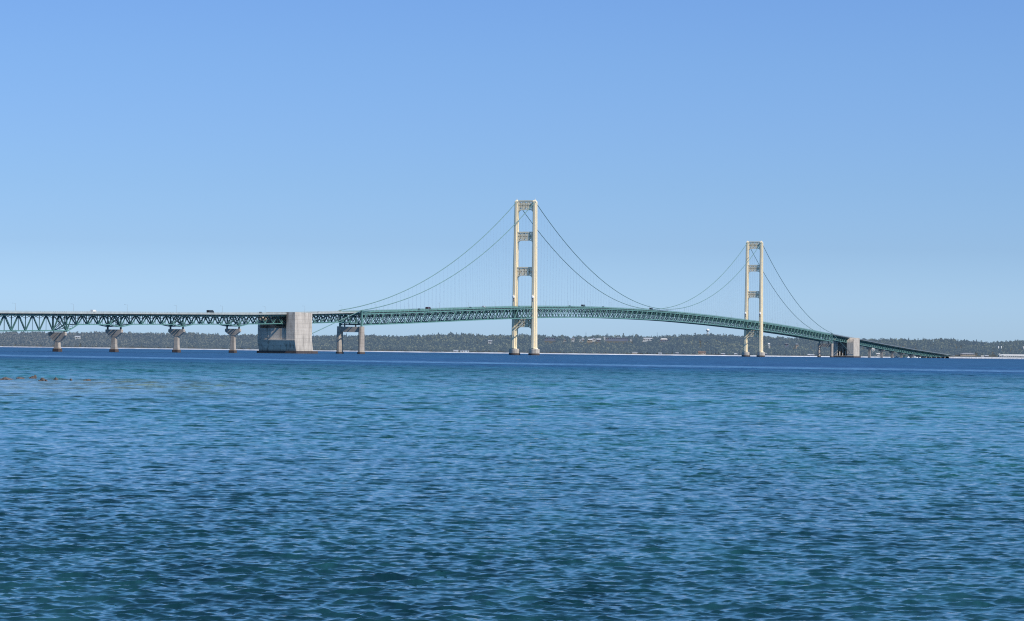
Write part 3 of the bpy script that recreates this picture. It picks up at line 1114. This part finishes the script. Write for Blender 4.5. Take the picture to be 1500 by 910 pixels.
# ---- causeway carrying the road from the end of the bridge to the land
cw = MB()
cs = [END_S, END_S + 60, END_S + 130, END_S + 230, END_S + 340, END_S + 480]
prev = None
for s in cs:
    z = max(H(s) - 1.35, 2.2)
    r = [b2w(l, s) for l in (-24, -9.5, 9.5, 26)]
    ring_ = [(*r[0], -1.5), (*r[1], z), (*r[2], z), (*r[3], -1.5)]
    if prev:
        b0 = prev + ring_
        cw.add(b0, [(0, 1, 5, 4)], 0); cw.add(b0, [(1, 2, 6, 5)], 1); cw.add(b0, [(2, 3, 7, 6)], 0)
    else:
        cw.add(ring_, [(0, 1, 2, 3)], 0)
    prev = ring_
o = cw.build('causeway', [two_tone('causeway_bank', (0.07, .05, .045), (.16, .115, .10), .2), M['asphalt']], recalc=False)
tag(o, kind='structure')
# limestone bank in front of it
rb = MB()
prev = None
for px in np.arange(1391, 1520, 1.5):
    Y = 6010 - 1.2 * (px - 1392)
    jit = rnd.uniform(-.35, .35)
    ring_ = [(ray_x(px, Y), Y, -.6), (ray_x(px, Y), Y + 4, 2.2 + jit), (ray_x(px, Y), Y + 16, 2.9 + jit), (ray_x(px, Y), Y + 90, 2.6)]
    if prev:
        rb.add(prev + ring_, [(0, 4, 5, 1), (1, 5, 6, 2), (2, 6, 7, 3)])
    prev = ring_
tag(rb.build('shore_bank', M['riprap'], recalc=False), kind='structure')

# ---- boats seen beneath the far approach
def boat(px, Yd, label, cab, scale=1.0):
    X = ray_x(px, Yd)
    root = empty('boat', (X, Yd, 0), .1)
    tag(root, label, 'boat')
    h = MB()
    Lh = 6.5 * scale
    for_ = [(-Lh, 0), (-Lh, 1.7), (Lh * .6, 1.9), (Lh, 2.3), (Lh * .75, 0)]
    secs = []
    for x, w, zt in ((-Lh, 1.6, 1.6), (-Lh * .3, 1.9, 1.5), (Lh * .45, 1.6, 1.8), (Lh, .12, 2.4)):
        secs.append([(x, -w, zt * scale), (x * .97, -w * .6, -.4), (x * .97, w * .6, -.4), (x, w, zt * scale)])
    h.loft(secs)
    h.build('hull', M['white'], root)
    c = MB(); c.hexa([(-Lh * .45, -1.2, 1.5 * scale), (Lh * .25, -1.2, 1.5 * scale), (Lh * .25, 1.2, 1.5 * scale), (-Lh * .45, 1.2, 1.5 * scale)],
                     [(-Lh * .4, -1.0, 3.9 * scale), (Lh * .1, -1.0, 3.9 * scale), (Lh * .1, 1.0, 3.9 * scale), (-Lh * .4, 1.0, 3.9 * scale)])
    cc = c.build('cabin', M[cab], root)
    w = MB(); w.box(-Lh * .3, Lh * .05, -1.19, -1.13, 2.5 * scale, 3.2 * scale); w.build('window', M['glass'], cc)
boat(1325.5, 5650, 'white boat with a pale yellow cabin under the far approach span', 'yellow', 1.25)
boat(1313.5, 5600, 'low white boat left of the yellow-cabined boat under the far approach', 'white', .9)
boat(1340.5, 5700, 'white boat with a white cabin right of the yellow-cabined boat', 'white', .9)

# ================================================================== WOODS
def leaf_clump(rs, n, rx, rz, zc, size, cone=False):
    """n loose triangles/quads spread through a crown volume"""
    v, f = [], []
    for _ in range(n):
        if cone:
            t = rs.rand() ** .75
            r = rx * t * (.55 + .45 * rs.rand()); a = rs.rand() * 6.283
            c = np.array([r * math.cos(a), r * math.sin(a), zc + rz - 2 * rz * t])
        else:
            d = rs.randn(3); d /= np.linalg.norm(d)
            q = (.45 + .6 * rs.rand())
            c = np.array([d[0] * rx * q, d[1] * rx * q, zc + d[2] * rz * q])
        u = rs.randn(3); u /= np.linalg.norm(u)
        w = np.cross(u, rs.randn(3)); w /= np.linalg.norm(w)
        s = size * (.6 + .8 * rs.rand())
        b = len(v)
        v += [c + u * s, c + w * s, c - u * s * .9, c - w * s * .8]
        f.append((b, b + 1, b + 2, b + 3))
    return np.array(v, np.float32), np.array(f, np.int32)

variants = []
for k in range(10):
    rs = np.random.RandomState(100 + k)
    variants.append((leaf_clump(rs, 34, 3.4 + rs.rand(), 4.4 + rs.rand(), 6.4, 1.5), 0))
for k in range(5):
    rs = np.random.RandomState(200 + k)
    variants.append((leaf_clump(rs, 30, 2.7, 6.2, 6.4, 1.0, True), 1))

def blocked(px, d, ztree_top_row, slack=0):
    for a, b, dd, row in corridors:
        if a <= px <= b and d <= dd + 14 and ztree_top_row < row:
            return True
    return False

def tree_row(px, Y, ztop):
    return horizon_row(px) - (ztop - CAMH) / Y * FPX

Vs, Fs, Ms, off = [], [], [], 0
count = 0
for _ in range(15500):
    px = rnd.uniform(-330, 1830)
    d = 18 + (rnd.random() ** 1.15) * (DR + 110)
    if 1388 < px < 1520 and d < 110: continue
    Y = shore_at(px) + shore_wob(px) + d
    sc_ = rnd.uniform(.68, 1.05) * (.9 if d < 60 else 1)
    if px < 330 and d < 70: sc_ *= .5
    g = ground(px, d)
    if blocked(px, d, tree_row(px, Y, g + 12 * sc_)):
        if rnd.random() < .5: continue
        sc_ *= .35
        if blocked(px, d, tree_row(px, Y, g + 12 * sc_)): continue
    conif = rnd.random() < .22
    vi = rnd.randrange(10, 15) if conif else rnd.randrange(0, 10)
    (v, f), mt = variants[vi]
    a = rnd.uniform(0, 6.283)
    ca, sa = math.cos(a) * sc_, math.sin(a) * sc_
    x = v[:, 0] * ca - v[:, 1] * sa
    y = v[:, 0] * sa + v[:, 1] * ca
    hz = sc_ * rnd.uniform(.85, 1.15) * (1.02 if conif else 1)
    Vs.append(np.stack([x + ray_x(px, Y), y + Y, v[:, 2] * hz + g - .5], 1))
    Fs.append(f + off); off += len(v)
    Ms.append(np.full(len(f), mt, np.int32))
    count += 1
V = np.concatenate(Vs).astype(np.float32); F = np.concatenate(Fs).astype(np.int32); MI = np.concatenate(Ms)

def fast_mesh(name, V, F, mats, mi=None, smooth=False):
    me = bpy.data.meshes.new(name)
    me.vertices.add(len(V)); me.vertices.foreach_set('co', V.ravel())
    k = F.shape[1]
    me.loops.add(F.size); me.loops.foreach_set('vertex_index', F.ravel())
    me.polygons.add(len(F)); me.polygons.foreach_set('loop_start', np.arange(0, F.size, k, dtype=np.int32))
    me.polygons.foreach_set('loop_total', np.full(len(F), k, np.int32))
    for m in mats: me.materials.append(m)
    if mi is not None: me.polygons.foreach_set('material_index', mi)
    if smooth: me.polygons.foreach_set('use_smooth', np.ones(len(F), bool))
    me.update(calc_edges=True)
    o = bpy.data.objects.new(name, me)
    col.objects.link(o)
    return o
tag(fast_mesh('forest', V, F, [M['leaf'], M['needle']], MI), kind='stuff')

# single trees that can be told apart: at the water's edge and on the skyline
def make_tree(kind, rs):
    root = empty('pine_tree' if kind else 'broadleaf_tree')
    v, f = leaf_clump(rs, 70, 2.7 if kind else 4.0, 5.6 if kind else 4.6, 6.6, .9 if kind else 1.2, bool(kind))
    me = bpy.data.meshes.new('crown'); me.from_pydata(v.tolist(), [], f.tolist())
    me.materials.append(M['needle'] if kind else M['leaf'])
    o = bpy.data.objects.new('crown', me); col.objects.link(o); o.parent = root
    t = MB(); t.tube([(0, 0, -1.5), (0, 0, 4), (.2, 0, 9.5)], [.32, .22, .08], 7)
    for k in range(4):
        a = k * 1.7
        t.bar((0, 0, 4 + k), (1.8 * math.cos(a), 1.8 * math.sin(a), 6 + k), .12, .12)
    t.build('trunk', M['bark'], root)
    return root
protos = [make_tree(0, np.random.RandomState(1)), make_tree(0, np.random.RandomState(2)), make_tree(1, np.random.RandomState(3)), make_tree(1, np.random.RandomState(4))]
used = [False] * 4
def place_tree(px, d, k, sc_, label, group):
    global used
    o = protos[k] if not used[k] else copy_tree(protos[k])
    used[k] = True
    Y = shore_at(px) + shore_wob(px) + d
    o.location = (ray_x(px, Y), Y, ground(px, d) - .3)
    o.rotation_euler = (0, 0, rnd.uniform(0, 6.28))
    o.scale = (sc_, sc_, sc_ * rnd.uniform(.95, 1.15))
    tag(o, label, 'tree', group)
px = 896.0
while px < 1215:
    if not any(a - 1 <= px <= b + 1 and dd < 60 for a, b, dd, r in corridors) and not (1086 < px < 1100) and not (1107 < px < 1120):
        place_tree(px, rnd.uniform(26, 40), rnd.choice((0, 1, 0, 1, 2)), rnd.uniform(.75, 1.15),
                   'tree of the front row along the far shoreline below the ridge, crown meeting its neighbours', 'shoreline trees right of the near tower')
    px += rnd.uniform(3.6, 6.4)
for px in (22, 61, 133, 205, 262, 318, 467, 548, 598, 642, 660, 676, 701, 823, 868, 913, 985, 1006, 1018, 1064, 1292, 1304, 1331, 1344.5, 1352, 1372, 1393, 1396.5, 1403, 1413, 1430, 1474, 1487):
    place_tree(px, DR + rnd.uniform(-30, 10), rnd.choice((2, 3)), rnd.uniform(.95, 1.25),
               'pointed dark conifer standing out above the skyline of the wooded ridge', 'conifers poking above the ridge')
for k in range(4):
    if not used[k]:
        place_tree(700 + k * 9, DR, k, 1.1, 'pointed dark conifer standing out above the skyline of the wooded ridge', 'conifers poking above the ridge')

# ================================================================== WATER
def water():
    r0, r1 = 9.0, 7600.0
    # rows: fine where the waves are resolved
    ra = np.exp(np.linspace(math.log(9), math.log(38), 130))[:-1]
    rb_ = np.concatenate([np.exp(np.linspace(math.log(38), math.log(46.5), 90))[:-1], np.exp(np.linspace(math.log(46.5), math.log(900), 2700))[:-1]])
    rc = np.concatenate([np.exp(np.linspace(math.log(900), math.log(1500), 220))[:-1], np.exp(np.linspace(math.log(1500), math.log(r1), 120))])
    R = np.concatenate([ra, rb_, rc])
    fine = math.radians(11.0)
    A = np.concatenate([np.linspace(math.radians(-60), -fine, 110)[:-1], np.linspace(-fine, fine, 900), np.linspace(fine, math.radians(60), 110)[1:]])
    dR = np.gradient(R)[:, None]
    dA = np.gradient(A)[None, :] * R[:, None]
    Rg, Ag = np.meshgrid(R, A, indexing='ij')
    X = Rg * np.sin(Ag); Y = Rg * np.cos(Ag)
    Z = np.zeros_like(X); DX = np.zeros_like(X); DY = np.zeros_like(X)
    rs = np.random.RandomState(5)
    wind = math.radians(-80)                   # waves run towards the viewer and a little to the right
    comps = []
    for lam in np.exp(np.linspace(math.log(.09), math.log(1.5), 150)):
        k = 2 * math.pi / lam
        th = wind + rs.randn() * .46
        slope = .036 * (1.0 if lam < .5 else (.5 / lam) ** .5)
        comps.append((lam, k * math.cos(th), k * math.sin(th), slope / k, rs.rand() * 6.283))
    # longer waves, steeper offshore where the wind has more fetch
    for lam in np.exp(np.linspace(math.log(1.4), math.log(7.5), 56)):
        k = 2 * math.pi / lam
        th = wind + rs.randn() * .42
        comps.append((lam, k * math.cos(th), k * math.sin(th), .0105 / k, rs.rand() * 6.283))
    fetch = np.clip((Rg - 60) / 110, .35, 2.4)
    # gustiness: patches of rougher and calmer water
    gust = (.86 + .11 * np.sin(X * .021 + 1.3 + 1.5 * np.sin(Y * .011)) * np.sin(Y * .033 + .6 * np.sin(X * .017)) + .10 * np.sin(X * .09 + Y * .05))
    gust = np.clip(gust, .45, 1.3)
    for lam, kx, ky, a, ph in comps:
        cell = np.maximum(dR * abs(math.cos(math.atan2(kx, ky))) , dA * abs(math.sin(math.atan2(kx, ky))))
        fade = np.clip((lam / np.maximum(cell, 1e-6) - 2.0) / 1.5, 0, 1)
        p = kx * X + ky * Y + ph
        aa = a * fade * gust * (fetch if abs(a * math.hypot(kx, ky) - .0105) < 1e-6 else 1.0)
        Z += aa * np.sin(p)
        q = 1.35 * aa / math.hypot(kx, ky)
        DX += q * kx * np.cos(p); DY += q * ky * np.cos(p)
    edge = 1 - np.clip((R - 700) / 800, 0, 1)[:, None]
    Z *= edge
    V = np.stack([X + DX * edge, Y + DY * edge, Z], -1).reshape(-1, 3).astype(np.float32)
    nr, na = X.shape
    i = np.arange(nr - 1)[:, None] * na + np.arange(na - 1)[None, :]
    F = np.stack([i, i + 1, i + na + 1, i + na], -1).reshape(-1, 4)[:, ::-1].astype(np.int32)
    return V, F

m, nt, p = new_mat('lake_water')
g = N(nt, 'ShaderNodeNewGeometry')
sx = N(nt, 'ShaderNodeSeparateXYZ'); L(nt, g.outputs['Position'], sx.inputs[0])
def noise_at(scale, vec_scale, detail=3.0, rough=.5, off=(0, 0, 0)):
    mp = N(nt, 'ShaderNodeMapping'); mp.inputs['Scale'].default_value = vec_scale; mp.inputs['Location'].default_value = off
    L(nt, g.outputs['Position'], mp.inputs['Vector'])
    n = N(nt, 'ShaderNodeTexNoise', Scale=scale, Detail=detail, Roughness=rough)
    L(nt, mp.outputs[0], n.inputs['Vector'])
    return n.outputs['Fac']
# effective distance with wandering edges
wob = noise_at(1.0, (.004, .0022, 0), 4.0)
# line of the current edge: passes (-234,1365) and (169,983)
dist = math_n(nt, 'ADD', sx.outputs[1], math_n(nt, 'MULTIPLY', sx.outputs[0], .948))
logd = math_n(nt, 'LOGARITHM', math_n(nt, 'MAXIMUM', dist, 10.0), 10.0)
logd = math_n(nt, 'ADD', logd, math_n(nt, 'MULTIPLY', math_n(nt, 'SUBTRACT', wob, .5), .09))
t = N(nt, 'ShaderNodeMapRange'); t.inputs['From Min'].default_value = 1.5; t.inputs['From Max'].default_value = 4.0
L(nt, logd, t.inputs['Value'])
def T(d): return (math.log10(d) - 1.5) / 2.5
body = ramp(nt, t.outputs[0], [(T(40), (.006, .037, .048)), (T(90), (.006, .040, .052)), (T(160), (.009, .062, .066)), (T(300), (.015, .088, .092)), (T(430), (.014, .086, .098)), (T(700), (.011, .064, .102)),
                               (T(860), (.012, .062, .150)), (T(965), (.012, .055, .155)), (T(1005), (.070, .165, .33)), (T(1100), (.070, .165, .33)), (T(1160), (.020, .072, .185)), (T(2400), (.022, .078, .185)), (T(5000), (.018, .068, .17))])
# green / blue patches
pat = noise_at(1.0, (.012, .012, 0), 4.0, .55)
c = mixc(nt, math_n(nt, 'MULTIPLY', ramp(nt, pat, [(.45, (0, 0, 0)), (.62, (1, 1, 1))]).outputs[0], .35), body.outputs[0],
         mixc(nt, 1.0, body.outputs[0], (.8, 1.35, 1.1), 'MULTIPLY'))
# sandy shallows at the left
ys = N(nt, 'ShaderNodeMapRange'); ys.interpolation_type = 'SMOOTHSTEP'
ys.inputs['From Min'].default_value = 215; ys.inputs['From Max'].default_value = 300; L(nt, sx.outputs[1], ys.inputs['Value'])
ys2 = N(nt, 'ShaderNodeMapRange'); ys2.interpolation_type = 'SMOOTHSTEP'
ys2.inputs['From Min'].default_value = 420; ys2.inputs['From Max'].default_value = 350; L(nt, sx.outputs[1], ys2.inputs['Value'])
xs = N(nt, 'ShaderNodeMapRange'); xs.interpolation_type = 'SMOOTHSTEP'
xs.inputs['From Min'].default_value = -8; xs.inputs['From Max'].default_value = -62; L(nt, sx.outputs[0], xs.inputs['Value'])
shoal = math_n(nt, 'MULTIPLY', math_n(nt, 'MULTIPLY', ys.outputs[0], ys2.outputs[0]), xs.outputs[0])
shoal = math_n(nt, 'MULTIPLY', shoal, math_n(nt, 'ADD', .45, math_n(nt, 'MULTIPLY', pat, .8)), True)
c = mixc(nt, math_n(nt, 'MULTIPLY', shoal, .95), c, (.125, .175, .19))
# glints and shade of chop finer than the mesh, painted as colour streaks
st = noise_at(1.0, (.9, .14, 0), 6.0, .75)
st2 = noise_at(1.0, (.06, .02, 0), 4.0, .6)
st3 = noise_at(1.0, (.28, .035, 0), 5.0, .7)
stm = math_n(nt, 'ADD', math_n(nt, 'MULTIPLY', st, .4), math_n(nt, 'ADD', math_n(nt, 'MULTIPLY', st2, .25), math_n(nt, 'MULTIPLY', st3, .35)))
fr = ramp(nt, stm, [(.39, (.42, .5, .56)), (.5, (1, 1, 1)), (.60, (2.0, 1.75, 1.6))])
c = mixc(nt, 1.0, c, fr.outputs[0], 'MULTIPLY')
L(nt, c, p.inputs['Base Color'])
rg = N(nt, 'ShaderNodeMapRange')
rg.inputs['From Min'].default_value = 200; rg.inputs['From Max'].default_value = 1100
rg.inputs['To Min'].default_value = .02; rg.inputs['To Max'].default_value = .5
L(nt, sx.outputs[1], rg.inputs['Value']); L(nt, rg.outputs[0], p.inputs['Roughness'])
p.inputs['IOR'].default_value = 1.6
sl = N(nt, 'ShaderNodeMapRange')
sl.inputs['From Min'].default_value = 80; sl.inputs['From Max'].default_value = 600
sl.inputs['To Min'].default_value = .9; sl.inputs['To Max'].default_value = .10
L(nt, sx.outputs[1], sl.inputs['Value']); L(nt, math_n(nt, 'MULTIPLY', math_n(nt, 'MULTIPLY', sl.outputs[0], math_n(nt, 'SUBTRACT', 1.0, math_n(nt, 'MULTIPLY', shoal, .7))), ramp(nt, stm, [(.41, (.25, .25, .25)), (.5, (.6, .6, .6)), (.58, (1, 1, 1))]).outputs[0]), p.inputs['Specular IOR Level'])
# ripples
bmap = N(nt, 'ShaderNodeMapping'); bmap.inputs['Scale'].default_value = (2.6, 6.0, 1.0)
L(nt, g.outputs['Position'], bmap.inputs['Vector'])
b1 = N(nt, 'ShaderNodeTexNoise', Scale=1.6, Detail=4.0, Roughness=.6, Distortion=.4)
L(nt, bmap.outputs[0], b1.inputs['Vector'])
bp = N(nt, 'ShaderNodeBump', Strength=.2, Distance=.015)
L(nt, b1.outputs['Fac'], bp.inputs['Height']); L(nt, bp.outputs[0], p.inputs['Normal'])
V, F = water()
tag(fast_mesh('water', V, F, [m], smooth=True), kind='structure')

# ---- rocks of the shoal breaking the surface
rocks = [(8, 557.2, 1.9, .22, 'low dark rock at the left edge of the shoal'),
         (30, 556.4, 1.7, .20, 'flat brown rock awash, second from the left on the shoal'),
         (50, 555.6, .75, .62, 'tallest reddish rock standing up from the shoal'),
         (45.5, 555.8, .45, .32, 'small stone leaning on the left of the tallest reddish rock'),
         (62, 558.8, 1.05, .26, 'brown rock just right and in front of the tallest one'),
         (68.5, 559.8, .5, .18, 'small wet stone right of the brown rock'),
         (82, 557.6, .6, .30, 'lone knobby red rock right of the group'),
         (105, 558.6, .8, .12, 'barely showing flat stone between two others on the shoal'),
         (128, 559.0, 1.3, .14, 'rightmost long flat rock of the shoal')]
for i, (px, py, w, h, lb) in enumerate(rocks):
    Y = CAMH * FPX / (py - horizon_row(px))
    bm_v, bm_f = [], []
    import bmesh
    bm = bmesh.new()
    bmesh.ops.create_icosphere(bm, subdivisions=3, radius=1)
    rs = random.Random(i)
    ph = [rs.uniform(0, 6) for _ in range(6)]
    for v in bm.verts:
        q = v.co
        n_ = 1 + .22 * math.sin(3 * q.x + ph[0]) * math.cos(2.3 * q.y + ph[1]) + .16 * math.sin(5 * q.z + 4 * q.x + ph[2]) + .08 * math.sin(11 * q.x + ph[3]) * math.sin(9 * q.y + ph[4])
        v.co = Vector((q.x * w * .5 * n_, q.y * w * .4 * n_, q.z * (h * .6 + .30) * n_ - .12))
    me = bpy.data.meshes.new('rock'); bm.to_mesh(me); bm.free()
    me.materials.append(M['rock'])
    o = bpy.data.objects.new('rock', me); col.objects.link(o)
    o.location = (ray_x(px, Y), Y, 0)
    tag(o, lb, 'rock', 'rocks of the shoal')

# ================================================================== LIGHT, SKY, CAMERA
sd = Vector((math.cos(SUN_AZ) * math.cos(SUN_EL), -math.sin(SUN_AZ) * math.cos(SUN_EL), math.sin(SUN_EL)))
sun = bpy.data.lights.new('sun', 'SUN')
sun.energy = 5.0; sun.angle = math.radians(.53); sun.color = (1, .93, .83)
so = bpy.data.objects.new('sun', sun); col.objects.link(so)
so.rotation_euler = sd.to_track_quat('Z', 'Y').to_euler()
so.location = (0, 0, 500)

w = bpy.data.worlds.new('World'); scene.world = w; w.use_nodes = True
nt = w.node_tree
bg = nt.nodes['Background']
sky = nt.nodes.new('ShaderNodeTexSky')
sky.sky_type = 'NISHITA'; sky.sun_disc = False
sky.sun_elevation = SUN_EL
# rotation 0 puts the sun towards +Y; positive turns it clockwise (towards +X)
sky.sun_rotation = math.atan2(sd.x, sd.y)
sky.air_density = 1.0; sky.dust_density = .3; sky.ozone_density = 3.0
tc = nt.nodes.new('ShaderNodeTexCoord')
sep = nt.nodes.new('ShaderNodeSeparateXYZ'); nt.links.new(tc.outputs['Generated'], sep.inputs[0])
SKYGRADE = [(0.0, (0.385, 0.575, 1.0)), (0.0169, (0.368, 0.545, 0.95)), (0.0353, (0.316, 0.458, 0.79)), (0.0559, (0.312, 0.444, 0.735)), (0.0765, (0.318, 0.442, 0.718)), (0.0971, (0.322, 0.446, 0.706)), (0.1177, (0.320, 0.442, 0.702)), (0.2, (0.37, 0.66, 0.86)), (0.35, (0.40, 0.73, 0.88)), (0.6, (0.25, 0.35, 0.5)), (1.0, (0.22, 0.3, 0.43))]
rmp = ramp(nt, sep.outputs[2], SKYGRADE)
out = mixc(nt, 1.0, sky.outputs[0], rmp.outputs[0], 'MULTIPLY')
vm = nt.nodes.new('ShaderNodeVectorMath'); vm.operation = 'SCALE'; vm.inputs['Scale'].default_value = 2.0
nt.links.new(out, vm.inputs[0])
nt.links.new(vm.outputs[0], bg.inputs['Color'])
bg.inputs['Strength'].default_value = .09

cam = bpy.data.cameras.new('camera')
cam.sensor_width = 36; cam.sensor_fit = 'HORIZONTAL'
cam.lens = 36 * FPX / 1500
cam.shift_y = (HPX - 455) / 1500
cam.clip_start = .5; cam.clip_end = 30000
co = bpy.data.objects.new('camera', cam); col.objects.link(co)
co.location = (0, 0, CAMH)
co.rotation_euler = (Matrix.Rotation(math.radians(90), 4, 'X') @ Matrix.Rotation(ROLL, 4, 'Z')).to_euler()
scene.camera = co
print('trees', count)
